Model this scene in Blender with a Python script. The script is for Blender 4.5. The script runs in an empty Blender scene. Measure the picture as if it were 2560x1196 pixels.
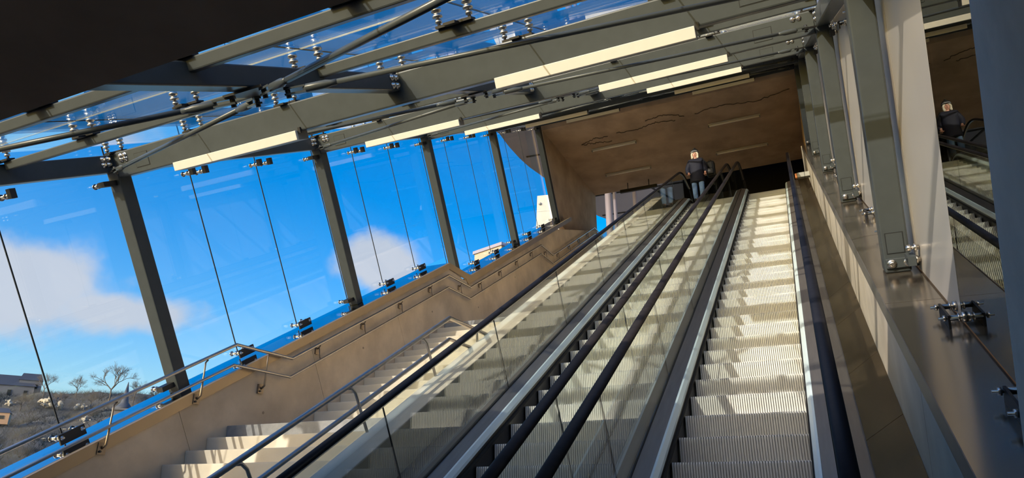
import bpy, bmesh, math, random
from mathutils import Vector, Matrix
random.seed(7)
SC = bpy.context.scene
COL = SC.collection
H = 1.65                                   # eye height above the lower landing
CA, SA = math.cos(math.radians(30)), math.sin(math.radians(30))
# ------------------------------------------------------------------ camera
R = ((0.911119574, 0.412141371, -0.000782010), (-0.145556278, 0.320004471, -0.936167991), (-0.385583313, 0.853074808, 0.351552102))
cd = bpy.data.cameras.new('camera'); cam = bpy.data.objects.new('camera', cd); COL.objects.link(cam)
cd.sensor_width = 36; cd.lens = 1696.05 / 2560 * 36; cd.clip_end = 2000; cd.clip_start = .05
m = Matrix.Identity(4)
for i in range(3):
    m[i][0], m[i][1], m[i][2] = R[0][i], -R[1][i], -R[2][i]
m[2][3] = H
cam.matrix_world = m
SC.camera = cam
# ------------------------------------------------------------------ light
SUN = Vector((1.17, 3.13, -1.0)).normalized()
sd = bpy.data.lights.new('sun', 'SUN'); so = bpy.data.objects.new('sun', sd); COL.objects.link(so)
sd.energy = 3.0; sd.angle = math.radians(.55); sd.color = (1.0, .91, .78)
so.rotation_euler = SUN.to_track_quat('-Z', 'Y').to_euler()
so.location = (-8, -10, 30)
SKY_STRENGTH = .25
SC.view_settings.view_transform = 'Standard'; SC.view_settings.look = 'None'
SC.view_settings.gamma = 1; SC.view_settings.use_curve_mapping = False
SC.view_settings.exposure = 0.5
SC.cycles.transparent_max_bounces = 40; SC.cycles.max_bounces = 12
SC.cycles.caustics_reflective = False; SC.cycles.caustics_refractive = False
SC.cycles.sample_clamp_indirect = 6


def dirv(az, el):
    a, e = math.radians(az), math.radians(el)
    return Vector((math.sin(a) * math.cos(e), math.cos(a) * math.cos(e), math.sin(e)))


def build_world():
    w = bpy.data.worlds.new('world'); SC.world = w; w.use_nodes = True
    nt = w.node_tree; N = nt.nodes; L = nt.links; N.clear()
    out = N.new('ShaderNodeOutputWorld'); bg = N.new('ShaderNodeBackground')
    sky = N.new('ShaderNodeTexSky'); sky.sky_type = 'NISHITA'; sky.sun_disc = False
    sky.sun_elevation = math.asin(-SUN.z); sky.sun_rotation = math.atan2(-SUN.x, -SUN.y)
    sky.air_density = 1.0; sky.dust_density = 3.0; sky.ozone_density = 2.0
    hsv = N.new('ShaderNodeHueSaturation'); hsv.inputs['Saturation'].default_value = 1.62; hsv.inputs['Hue'].default_value = .508
    L.new(sky.outputs[0], hsv.inputs['Color'])
    tc = N.new('ShaderNodeTexCoord')
    noise = N.new('ShaderNodeTexNoise'); noise.inputs['Scale'].default_value = 7.0
    noise.inputs['Detail'].default_value = 7; noise.inputs['Roughness'].default_value = .55
    L.new(tc.outputs['Generated'], noise.inputs['Vector'])

    def math_(op, a, b=None, c=None):
        n = N.new('ShaderNodeMath'); n.operation = op
        for i, v in enumerate((a, b, c)):
            if v is None: continue
            if hasattr(v, 'is_linked') or hasattr(v, 'links'): L.new(v, n.inputs[i])
            else: n.inputs[i].default_value = v
        return n.outputs[0]

    def dot(v):
        n = N.new('ShaderNodeVectorMath'); n.operation = 'DOT_PRODUCT'
        L.new(tc.outputs['Generated'], n.inputs[0]); n.inputs[1].default_value = v
        return n.outputs['Value']
    total = None
    # cumulus clouds drifting over the whole sky: azimuth, elevation, half width, half height in degrees
    for az, el, ra, rb in ((-62, 13.6, 9.0, 3.3), (-55.5, 12.6, 6.5, 1.9), (-35.4, 17.9, 4.2, 2.6), (-98, 14, 10, 3.5), (48, 13, 9, 3), (120, 15, 11, 4), (-150, 16, 9, 3.5)):
        c = dirv(az, el); e1 = dirv(az + 90, 0); e2 = e1.cross(c) * -1
        a = math_('DIVIDE', dot(e1), math.sin(math.radians(ra)))
        b = math_('DIVIDE', dot(e2), math.sin(math.radians(rb)))
        r = math_('SQRT', math_('ADD', math_('MULTIPLY', a, a), math_('MULTIPLY', b, b)))
        r = math_('ADD', r, math_('MULTIPLY', math_('SUBTRACT', noise.outputs['Fac'], .5), 2.1))
        mr = N.new('ShaderNodeMapRange'); mr.interpolation_type = 'SMOOTHSTEP'
        mr.inputs['From Min'].default_value = 1.15; mr.inputs['From Max'].default_value = .6
        L.new(r, mr.inputs['Value'])
        front = math_('GREATER_THAN', dot(c), 0.5)
        k = math_('MULTIPLY', mr.outputs[0], front)
        total = k if total is None else math_('MAXIMUM', total, k)
    mix = N.new('ShaderNodeMixRGB'); L.new(math_('MULTIPLY', total, .93), mix.inputs['Fac'])
    L.new(hsv.outputs[0], mix.inputs['Color1']); mix.inputs['Color2'].default_value = (1.85, 1.95, 2.25, 1)
    L.new(mix.outputs[0], bg.inputs['Color']); bg.inputs['Strength'].default_value = SKY_STRENGTH
    L.new(bg.outputs[0], out.inputs['Surface'])


build_world()

# ------------------------------------------------------------------ materials


def mat(name, col, rough=.6, metal=0.0, var=.0, scale=6.0, bump=0.0, stain=None, stain_scale=1.2, stain_amt=.5, spec=.5, coord='Object', stretch=(1, 1, 1), bscale=None):
    m = bpy.data.materials.new(name); m.use_nodes = True
    nt = m.node_tree; N = nt.nodes; L = nt.links
    b = N['Principled BSDF']
    b.inputs['Roughness'].default_value = rough; b.inputs['Metallic'].default_value = metal
    b.inputs['Specular IOR Level'].default_value = spec
    b.inputs['Base Color'].default_value = (*col, 1)
    if var or bump or stain:
        tc = N.new('ShaderNodeTexCoord'); mp = N.new('ShaderNodeMapping')
        mp.inputs['Scale'].default_value = stretch
        g = N.new('ShaderNodeNewGeometry')
        L.new(g.outputs['Position'] if coord == 'World' else tc.outputs[coord], mp.inputs['Vector'])
        n = N.new('ShaderNodeTexNoise'); n.inputs['Scale'].default_value = scale; n.inputs['Detail'].default_value = 6
        L.new(mp.outputs[0], n.inputs['Vector'])
        r = N.new('ShaderNodeValToRGB')
        r.color_ramp.elements[0].position = .3; r.color_ramp.elements[1].position = .7
        r.color_ramp.elements[0].color = (*[c * (1 - var) for c in col], 1)
        r.color_ramp.elements[1].color = (*[min(1, c * (1 + var)) for c in col], 1)
        L.new(n.outputs['Fac'], r.inputs['Fac']); cur = r.outputs['Color']
        if stain:
            n2 = N.new('ShaderNodeTexNoise'); n2.inputs['Scale'].default_value = stain_scale; n2.inputs['Detail'].default_value = 8
            n2.inputs['Roughness'].default_value = .65
            L.new(mp.outputs[0], n2.inputs['Vector'])
            mr = N.new('ShaderNodeMapRange'); mr.inputs['From Min'].default_value = .48; mr.inputs['From Max'].default_value = .75
            mr.inputs['To Max'].default_value = stain_amt
            L.new(n2.outputs['Fac'], mr.inputs['Value'])
            mx = N.new('ShaderNodeMixRGB'); L.new(mr.outputs[0], mx.inputs['Fac'])
            L.new(cur, mx.inputs['Color1']); mx.inputs['Color2'].default_value = (*stain, 1); cur = mx.outputs[0]
        L.new(cur, b.inputs['Base Color'])
        if bump:
            bp = N.new('ShaderNodeBump'); bp.inputs['Strength'].default_value = bump; bp.inputs['Distance'].default_value = .01
            n3 = N.new('ShaderNodeTexNoise'); n3.inputs['Scale'].default_value = bscale or scale * 5; n3.inputs['Detail'].default_value = 4
            L.new(mp.outputs[0], n3.inputs['Vector'])
            L.new(n3.outputs['Fac'], bp.inputs['Height']); L.new(bp.outputs[0], b.inputs['Normal'])
    return m


def glass(name, tint=(.95, .98, .97), r0=.045, rough=0.0):
    m = bpy.data.materials.new(name); m.use_nodes = True
    nt = m.node_tree; N = nt.nodes; L = nt.links; N.clear()
    out = N.new('ShaderNodeOutputMaterial'); mx = N.new('ShaderNodeMixShader')
    t = N.new('ShaderNodeBsdfTransparent'); t.inputs['Color'].default_value = (*tint, 1)
    gl = N.new('ShaderNodeBsdfGlossy'); gl.inputs['Roughness'].default_value = rough; gl.inputs['Color'].default_value = (.95, .97, .96, 1)
    lw = N.new('ShaderNodeLayerWeight'); lw.inputs['Blend'].default_value = .5
    p = N.new('ShaderNodeMath'); p.operation = 'POWER'; p.inputs[1].default_value = 5
    L.new(lw.outputs['Facing'], p.inputs[0])
    ma = N.new('ShaderNodeMath'); ma.operation = 'MULTIPLY_ADD'; ma.inputs[1].default_value = 1 - r0; ma.inputs[2].default_value = r0
    L.new(p.outputs[0], ma.inputs[0]); L.new(ma.outputs[0], mx.inputs['Fac'])
    L.new(t.outputs[0], mx.inputs[1]); L.new(gl.outputs[0], mx.inputs[2]); L.new(mx.outputs[0], out.inputs['Surface'])
    return m


M = {}
M['concrete'] = mat('concrete', (.70, .56, .395), .85, var=.15, scale=1.6, bump=.25, stain=(.42, .32, .225), stain_scale=1.3, stain_amt=.55, coord='World', spec=.2)
M['concrete_pale'] = mat('concrete_pale', (.66, .575, .455), .8, var=.10, scale=3, bump=.2, stain=(.52, .41, .28), stain_scale=.8, stain_amt=.5, coord='World', spec=.25)
M['concrete_stair'] = mat('concrete_stair', (.65, .585, .48), .8, var=.07, scale=2.5, bump=.2, stain=(.50, .44, .36), stain_scale=2, stain_amt=.4, coord='World', spec=.25)
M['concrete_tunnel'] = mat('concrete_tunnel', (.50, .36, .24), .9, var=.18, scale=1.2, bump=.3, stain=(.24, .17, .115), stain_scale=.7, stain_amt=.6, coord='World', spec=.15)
M['granite'] = mat('grey_landing_stone', (.27, .27, .275), .8, var=.12, scale=14, bump=.2, coord='World', spec=.25)
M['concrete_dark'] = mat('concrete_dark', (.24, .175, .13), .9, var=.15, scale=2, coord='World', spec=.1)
M['concrete_grey'] = mat('concrete_grey', (.74, .62, .52), .85, var=.08, scale=3, bump=.2, stain=(.52, .44, .38), stain_scale=5, stain_amt=.4, coord='World', spec=.2)
M['steel'] = mat('green_grey_painted_steel', (.060, .069, .074), .30, var=.06, scale=9, bump=.03, spec=.25, coord='World')
M['steel_dark'] = mat('dark_shaded_steel', (.030, .035, .038), .30, var=.05, scale=9, spec=.25, coord='World')  # darker copy of the frame steel, shadow at the tunnel mouth put into its colour
M['plate_black'] = mat('black_bracket_steel', (.012, .012, .014), .45)
M['stainless'] = mat('stainless_steel', (.62, .58, .53), .28, 1.0)
M['rail'] = mat('brushed_stainless_rail', (.52, .47, .42), .30, .95, var=.05, scale=20)
M['rail_dark'] = mat('worn_bracket_steel', (.27, .215, .165), .4, .8)
M['bronze'] = mat('bronze_sheet', (.40, .30, .19), .38, .55, var=.05, scale=3, coord='World')
M['bronze_mirror'] = mat('polished_bronze_sheet', (.36, .31, .25), .16, .85, var=.05, scale=2, coord='World')
M['coping_mirror'] = mat('polished_coping_sheet', (.72, .73, .75), .05, 1.0)
M['trough'] = mat('dark_bronze_cladding', (.095, .068, .040), .24, .6, var=.25, scale=3, bump=.05, coord='World', bscale=2)
M['deck'] = mat('brushed_brown_deck', (.30, .265, .235), .42, .75, var=.08, scale=5, coord='World', stretch=(6, .6, .6))
M['strip'] = mat('sky_tinted_strip', (.80, .93, .95), .3, .1)  # pale blue base colour paints in the reflected sky
M['skirt'] = mat('black_skirt', (.012, .011, .012), .35)
M['rubber'] = mat('black_handrail_rubber', (.010, .010, .014), .38, var=.2, scale=20, spec=.35)
M['rubber_worn'] = mat('worn_handrail_rubber', (.020, .016, .015), .42, var=.35, scale=14, spec=.3, coord='World')
M['brush'] = mat('black_bristles', (.02, .018, .016), .8, bump=.8, scale=60)
M['alu'] = mat('cast_aluminium_step', (.62, .61, .575), .55, .15, var=.06, scale=4, stain=(.52, .47, .37), stain_scale=3, stain_amt=.35, coord='World')
M['lamp_white'] = mat('cream_lamp_cover', (.60, .585, .55), .5, var=.02, scale=10)
M['lamp_grey'] = mat('grey_lamp_housing', (.22, .21, .19), .5)
M['lamp_mid'] = mat('pale_lamp_housing', (.55, .52, .47), .5)
M['tube'] = mat('tube_cover', (.85, .80, .72), .4)
M['stain_dark'] = mat('dark_tie_hole', (.34, .26, .185), .9)
M['grey_box'] = mat('grey_enamel', (.26, .26, .24), .5)
M['joint'] = mat('dark_joint', (.01, .012, .014), .7)
M['glass'] = glass('clear_glass', (.965, .985, .985), .035)
M['glass_roof'] = glass('roof_glass', (.97, .985, .985), .06)
M['glass_bal'] = glass('balustrade_glass', (.925, .955, .935), .105)
M['glass_dark'] = glass('dark_glass', (.16, .19, .17), .10)
M['glass_edge'] = glass('bright_glass_edge', (.8, .86, .84), .3, .4)
M['panel'] = mat('satin_backed_glass', (.68, .62, .55), .30, .25, var=.03, scale=2, coord='World')
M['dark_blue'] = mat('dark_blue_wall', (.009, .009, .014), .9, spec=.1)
M['black'] = mat('matt_black', (.01, .01, .01), .6)
M['white_panel'] = mat('white_panel', (.52, .52, .53), .6, var=.02, scale=2)
M['lilac'] = mat('pale_metal_column', (.36, .34, .45), .4, .3)
M['soffit'] = mat('grey_soffit_panel', (.34, .33, .37), .6, var=.05, scale=.5, coord='World')
M['beige_clad'] = mat('beige_cladding', (.42, .36, .30), .7, var=.05, scale=2, coord='World')


def emat(name, col, rough=.9, **k):
    return mat(name, col, rough, **k)


# ------------------------------------------------------------------ mesh helpers
def S(u, s, n): return Vector((u, s * CA - n * SA, s * SA + n * CA + H))
def W(x, y, z): return Vector((x, y, z + H))
def YZ(s, n): return (s * CA - n * SA, s * SA + n * CA)


class MB:
    def __init__(s): s.v = []; s.f = []; s.sm = []
    def poly(s, pts, faces, smooth=False):
        o = len(s.v); s.v += [Vector(p) for p in pts]
        for f in faces: s.f.append([i + o for i in f]); s.sm.append(smooth)
        return s
    def hexa(s, p):  # 8 points: bottom ring, top ring
        return s.poly(p, [(0, 3, 2, 1), (4, 5, 6, 7), (0, 1, 5, 4), (1, 2, 6, 5), (2, 3, 7, 6), (3, 0, 4, 7)])
    def box(s, fn, a0, a1, b0, b1, c0, c1):
        return s.hexa([fn(a0, b0, c0), fn(a1, b0, c0), fn(a1, b1, c0), fn(a0, b1, c0), fn(a0, b0, c1), fn(a1, b0, c1), fn(a1, b1, c1), fn(a0, b1, c1)])
    def prism(s, pts, x0, x1):  # polygon in world (y, z relative to eye), extruded along x
        n = len(pts)
        P = [W(x0, *p) for p in pts] + [W(x1, *p) for p in pts]
        return s.poly(P, [tuple(range(n)), tuple(range(2 * n - 1, n - 1, -1))] + [(i, i + n, (i + 1) % n + n, (i + 1) % n) for i in range(n)])
    def tube(s, pts, r, k=10, cap=True, closed=False):
        pts = [Vector(p) for p in pts]; n = len(pts)
        rr = r if isinstance(r, (list, tuple)) else [r] * n
        rings = []; prev = None
        for i, p in enumerate(pts):
            if i == 0: t = pts[1] - p
            elif i == n - 1: t = p - pts[i - 1]
            else: t = (pts[i + 1] - p).normalized() + (p - pts[i - 1]).normalized()
            t.normalize()
            if prev is None:
                a = Vector((0, 0, 1)) if abs(t.z) < .9 else Vector((1, 0, 0))
                e1 = t.cross(a).normalized()
            else: e1 = (prev - t * prev.dot(t)).normalized()
            prev = e1; e2 = t.cross(e1)
            sc = 1.0
            if 0 < i < n - 1:
                c = (pts[i + 1] - p).normalized().dot((p - pts[i - 1]).normalized()); sc = 1 / max(.5, math.sqrt((1 + c) / 2))
            rings.append([p + (e1 * math.cos(2 * math.pi * j / k) + e2 * math.sin(2 * math.pi * j / k)) * rr[i] * (sc if False else 1) for j in range(k)])
        o = len(s.v)
        for q in rings: s.v += q
        for i in range(n - 1):
            for j in range(k):
                s.f.append([o + i * k + j, o + i * k + (j + 1) % k, o + (i + 1) * k + (j + 1) % k, o + (i + 1) * k + j]); s.sm.append(True)
        if cap:
            s.f.append([o + j for j in range(k)][::-1]); s.sm.append(False)
            s.f.append([o + (n - 1) * k + j for j in range(k)]); s.sm.append(False)
        return s
    def cyl(s, a, b, r, k=12): return s.tube([a, b], r, k)
    def lathe(s, a, b, prof, k=14):  # prof: (t along axis in metres, radius)
        a, b = Vector(a), Vector(b); t = (b - a).normalized()
        e1 = t.cross(Vector((0, 0, 1)) if abs(t.z) < .9 else Vector((1, 0, 0))).normalized(); e2 = t.cross(e1)
        o = len(s.v)
        for q, r in prof: s.v += [a + t * q + (e1 * math.cos(2 * math.pi * j / k) + e2 * math.sin(2 * math.pi * j / k)) * r for j in range(k)]
        for i in range(len(prof) - 1):
            for j in range(k):
                s.f.append([o + i * k + j, o + i * k + (j + 1) % k, o + (i + 1) * k + (j + 1) % k, o + (i + 1) * k + j]); s.sm.append(True)
        s.f.append([o + j for j in range(k)][::-1]); s.sm.append(False)
        s.f.append([o + (len(prof) - 1) * k + j for j in range(k)]); s.sm.append(False)
        return s
    def ball(s, c, rx, ry=None, rz=None, k=12, l=8):
        c = Vector(c); ry = ry or rx; rz = rz or rx; o = len(s.v)
        for i in range(l + 1):
            th = math.pi * i / l
            for j in range(k):
                s.v.append(c + Vector((rx * math.sin(th) * math.cos(2 * math.pi * j / k), ry * math.sin(th) * math.sin(2 * math.pi * j / k), rz * math.cos(th))))
        for i in range(l):
            for j in range(k):
                s.f.append([o + i * k + j, o + (i + 1) * k + j, o + (i + 1) * k + (j + 1) % k, o + i * k + (j + 1) % k]); s.sm.append(True)
        return s


WL = {}


def setp(o, label=None, cat=None, group=None, kind=None):
    if label: o['label'] = label
    if cat: o['category'] = cat
    if group: o['group'] = group
    if kind: o['kind'] = kind
    return o


def thing(name, label, cat, loc, group=None, kind=None):
    o = bpy.data.objects.new(name, None); COL.objects.link(o); o.empty_display_size = .2
    o.location = loc; WL[o] = Vector(loc)
    return setp(o, label, cat, group, kind)


def build(name, mb, m, parent=None, origin=None, bevel=0.0, label=None):
    """One mesh object. Vertices are world points; origin (world) is the object's own location."""
    base = Vector(origin) if origin is not None else (WL[parent] if parent else Vector((0, 0, 0)))
    if origin is None and parent is None:
        lo = [min(v[i] for v in mb.v) for i in range(3)]; hi = [max(v[i] for v in mb.v) for i in range(3)]
        base = Vector(((lo[0] + hi[0]) / 2, (lo[1] + hi[1]) / 2, lo[2]))
    bm = bmesh.new()
    vs = [bm.verts.new(v - base) for v in mb.v]
    for f, sm in zip(mb.f, mb.sm):
        try:
            q = bm.faces.new([vs[i] for i in f]); q.smooth = sm
        except ValueError: pass
    bmesh.ops.remove_doubles(bm, verts=bm.verts, dist=1e-5)
    bmesh.ops.recalc_face_normals(bm, faces=bm.faces)
    if bevel:
        es = [e for e in bm.edges if len(e.link_faces) == 2 and e.calc_face_angle(0) > .6]
        bmesh.ops.bevel(bm, geom=es, offset=bevel, segments=2, affect='EDGES', profile=.5)
    me = bpy.data.meshes.new(name); bm.to_mesh(me); bm.free(); me.materials.append(m)
    o = bpy.data.objects.new(name, me); COL.objects.link(o)
    WL[o] = base
    if parent: o.parent = parent; o.location = base - WL[parent]
    else: o.location = base
    if label: o['label'] = label
    return o


def inst(src, parent, world):
    o = src.copy(); COL.objects.link(o); WL[o] = Vector(world)
    o.parent = parent; o.location = WL[o] - (WL[parent] if parent else Vector((0, 0, 0)))
    return o


def struct(o): o['kind'] = 'structure'; return o


ORD = ['lowest', 'second lowest', 'third', 'fourth', 'topmost']
FR = [5.68 + 3.79 * k for k in range(5)]      # front faces of the steel frames along the slope
JT = 1.2633
# ================================================================== SETTING
# -- lower landing and the concrete portal the photographer stands in
struct(build('floor', MB().box(W, -7.6, 1.4, -4.5, 3.2, -1.95, -1.65), M['concrete_pale']))
E0 = YZ(2.6, .78); E1 = YZ(2.6, .95)
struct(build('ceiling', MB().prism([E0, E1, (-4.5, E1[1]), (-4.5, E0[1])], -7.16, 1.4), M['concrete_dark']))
struct(build('wall_near_right', MB().prism([YZ(2.6, -3.2), YZ(2.6, .775), (-.3, E0[1] - .005), (-.3, -1.645), (.2, -1.645)], .59, 1.39), M['concrete_grey'], bevel=.02))
struct(build('wall_near_left', MB().prism([YZ(2.6, -3.2), YZ(2.6, .775), (-4.5, E0[1] - .005), (-4.5, -1.645), (.2, -1.645)], -7.155, -7.0), M['concrete_grey']))
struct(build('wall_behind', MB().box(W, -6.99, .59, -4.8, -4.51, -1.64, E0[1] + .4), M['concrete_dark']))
M['paving'] = mat('pale_paving', (.50, .44, .36), .9, var=.1, scale=.5, coord='World')
struct(build('ground', MB().box(W, -44, 40, -60, 21, -4.9, -4.62).box(W, 1.41, 40, -60, 4, -4.6, -1.7), M['paving']))
# -- ramp slab under stairs and escalators
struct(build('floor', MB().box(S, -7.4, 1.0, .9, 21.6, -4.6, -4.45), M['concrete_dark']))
# -- left parapet wall, cast in panels, with the coping that steps once
cop_lo, cop_hi = -2.085, -2.56
JY = (1.7382 * 6.8, 1.8651 * 6.8)
zJ = JY[0] * math.tan(math.radians(30)) + cop_lo / CA


def wall_top(y):
    z1 = y * SA / CA + cop_lo / CA; z2 = y * SA / CA + cop_hi / CA
    return z1 if y < JY[0] else (zJ if y < JY[1] + .02 else z2)


wl = thing('wall_left', 'beige board-cast concrete parapet wall beside the stairs', None, W(-6.95, 0, -1.65), kind='structure')
for a, b in ((1.0, 3.0), (3.0, 5.4), (5.4, 7.8), (7.8, 10.2), (14.6, 17.0), (17.0, 19.8)):
    n_ = cop_lo if b < 12 else cop_hi
    build('concrete_panel', MB().box(S, -7.15, -6.8, a + .003, b - .003, -5.4, n_), M['concrete'], wl)
build('concrete_panel', MB().prism([YZ(10.203, -5.4), YZ(14.597, -5.4), YZ(14.597, cop_hi), (JY[1], JY[1] * SA / CA + cop_hi / CA), (JY[0], zJ), YZ(10.203, cop_lo)], -7.15, -6.8), M['concrete'], wl)
build('concrete_panel', MB().prism([YZ(19.803, -5.4), (24.4, 7.0), (24.4, 9.1), (22.6, 9.1), YZ(19.803, cop_hi)], -7.15, -6.8), M['concrete'], wl)
rndh = random.Random(2)
for s_, n_ in ((2.6, -2.75), (4.2, -2.6), (4.2, -3.3), (6.6, -2.65), (6.6, -3.4), (9.0, -2.6), (9.0, -3.3), (11.4, -2.7), (13.4, -3.2), (15.8, -3.1), (18.2, -3.1)):
    build('tie_hole', MB().cyl(S(-6.80, s_, n_), S(-6.798, s_, n_), .02, 10), M['stain_dark'], wl)


def coping(name, pts, x0, x1, mtop, mfront, kind=True):
    return None


th = .12 / CA
c1 = thing('trim_1', 'bronze sheet coping on the lower run of the left parapet', None, W(-7, 1, 0), kind='structure')
a = (1.1, 1.1 * SA / CA + cop_lo / CA); b = (JY[0], zJ); c = (JY[1] - .0, zJ); d = (19.78, 19.78 * SA / CA + cop_hi / CA)
up = lambda p: (p[0], p[1] + th)
build('coping_face', MB().prism([a, b, up(b), up(a)], -6.83, -6.78), M['bronze'], c1)
build('coping_top', MB().prism([(a[0], a[1] + th - .02), (b[0], b[1] + th - .02), (b[0], b[1] + th + .004), (a[0], a[1] + th + .004)], -7.42, -6.832), M['coping_mirror'], c1)
c2 = thing('trim_2', 'bronze coping of the upper run of the left parapet, below its step', None, W(-7, 12, 4), kind='structure')
q = JY[1] - .12
build('coping_face', MB().prism([(b[0] + .004, zJ), (q, zJ), (q + .12, zJ - .12 * .2 - .07), d, up(d), (JY[1] + .10, (JY[1] + .10) * SA / CA + cop_hi / CA + th), (q - .02, zJ + th), (b[0] + .004, zJ + th)], -6.83, -6.78), M['bronze'], c2)
e = (JY[1] + .10, (JY[1] + .10) * SA / CA + cop_hi / CA)
build('coping_top', MB().prism([(e[0], e[1] + th - .02), (d[0], d[1] + th - .02), (d[0], d[1] + th + .004), (e[0], e[1] + th + .004)], -7.42, -6.832), M['coping_mirror'], c2)
# -- right upstand, coping, dark cladding trough
wr = thing('wall_right', 'pale concrete upstand along the right edge of the escalators', None, W(.5, 1, -1.65), kind='structure')
for i in range(8):
    a, b = 1.2 + 2.6 * i, 1.2 + 2.6 * (i + 1)
    if i == 7: b = 22.6
    build('concrete_panel', MB().box(S, .457, .59, a + .004, b - .004, -3.3, -1.592), M['concrete_pale'], wr)
c3 = thing('trim_3', 'polished bronze coping under the right glazing', None, W(.5, 1, 0), kind='structure')
build('coping_face', MB().box(S, .45, .4545, 1.0, 21.0, -1.592, -1.470), M['deck'], c3)
for i in range(8):
    a, b = 2.61 + 2.3 * i, 2.61 + 2.3 * (i + 1)
    build('coping_top', MB().box(S, .456, .90, a + .003, b - .003, -1.50, -1.477), M['bronze_mirror'], c3)
tr = thing('trim_4', 'dark bronze cladding panels between escalator and right wall', None, W(.3, 1, -1), kind='structure')
s = 1.0
for i in range(16):
    l = (1.30, 1.05, 1.42, 1.2)[i % 4]
    build('cladding_panel', MB().hexa([S(.215, s + .003, -2.40), S(.455, s + .003, -2.22), S(.455, s + l - .003, -2.22), S(.215, s + l - .003, -2.40), S(.215, s + .003, -2.37), S(.455, s + .003, -2.19), S(.455, s + l - .003, -2.19), S(.215, s + l - .003, -2.37)]), M['trough'], tr)
    s += l
# -- concrete curb between stairs and escalators
struct(build('trim_5', MB().box(S, -3.62, -3.31, 1.0, 19.4, -3.2, -2.05), M['concrete_pale'], bevel=.012))
# -- upper landing, tunnel
struct(build('floor', MB().box(W, -3.62, .6, 19.45, 26, 7.6, 8.10), M['concrete_stair']))
struct(build('floor', MB().box(W, -7.2, -3.63, 22.3, 26, 7.6, 8.10), M['concrete_stair']))
struct(build('ground', MB().box(W, -7.2, 30, 26.02, 28, 7.2, 8.05).box(W, -11, 30, 28, 50, 7.2, 8.05).box(W, -36, 30, 50, 72, 7.2, 8.05), M['paving']))
tf = YZ(21.1, .53)
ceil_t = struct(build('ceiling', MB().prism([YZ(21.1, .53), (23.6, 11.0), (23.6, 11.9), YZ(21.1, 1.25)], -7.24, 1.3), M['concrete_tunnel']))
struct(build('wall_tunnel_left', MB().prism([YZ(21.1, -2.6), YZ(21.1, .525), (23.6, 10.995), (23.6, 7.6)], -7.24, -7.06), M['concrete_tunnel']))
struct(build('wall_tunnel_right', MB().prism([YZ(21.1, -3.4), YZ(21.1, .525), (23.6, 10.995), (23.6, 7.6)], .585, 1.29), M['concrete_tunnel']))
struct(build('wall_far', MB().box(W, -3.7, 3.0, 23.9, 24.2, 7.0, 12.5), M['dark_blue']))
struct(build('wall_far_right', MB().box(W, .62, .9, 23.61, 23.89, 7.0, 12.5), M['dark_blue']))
# -- long cracks and patches in the tunnel ceiling (raised lime crust along two cracks)
random.seed(3)
M['crust'] = mat('dark_lime_crust', (.13, .09, .06), .9, var=.5, scale=8)


def crack(pts, w, z=10.995):
    mb = MB(); N = len(pts) * 7; P = []
    for i in range(N + 1):
        t = i / N * (len(pts) - 1); k = min(int(t), len(pts) - 2); f = t - k
        P.append(Vector((pts[k][0] * (1 - f) + pts[k + 1][0] * f + random.uniform(-.03, .03), pts[k][1] * (1 - f) + pts[k + 1][1] * f + random.uniform(-.05, .05), z + H)))
    return mb.tube(P, w, 5)


for nm, pts in (('crack', [(-6.2, 19.45), (-5.7, 19.2), (-5.25, 19.25)]), ('crack', [(-5.2, 19.6), (-5.75, 19.5), (-6.2, 19.45)]), ('crack', [(-4.9, 19.15), (-4.2, 19.2), (-3.6, 19.0), (-3.0, 19.15)]), ('crack', [(-3.9, 18.8), (-3.3, 18.65), (-2.7, 18.95)]), ('crack', [(-2.4, 19.0), (-1.6, 18.8), (-.6, 19.0), (.4, 18.75)])):
    build(nm, crack(pts, .012), M['crust'], ceil_t)

# ================================================================== STEEL FRAMES
cxl = (-7.23, -7.05); cxr = (.56, .74); D = .17
random.seed(1)


def bolt_mb(p, axis, r=.022, h=.02):
    p = Vector(p); axis = Vector(axis).normalized()
    return MB().lathe(p, p + axis, [(0, r * 1.5), (h * .3, r * 1.5), (h * .3, r), (h, r), (h * 1.3, r * .6)], 10)


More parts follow.
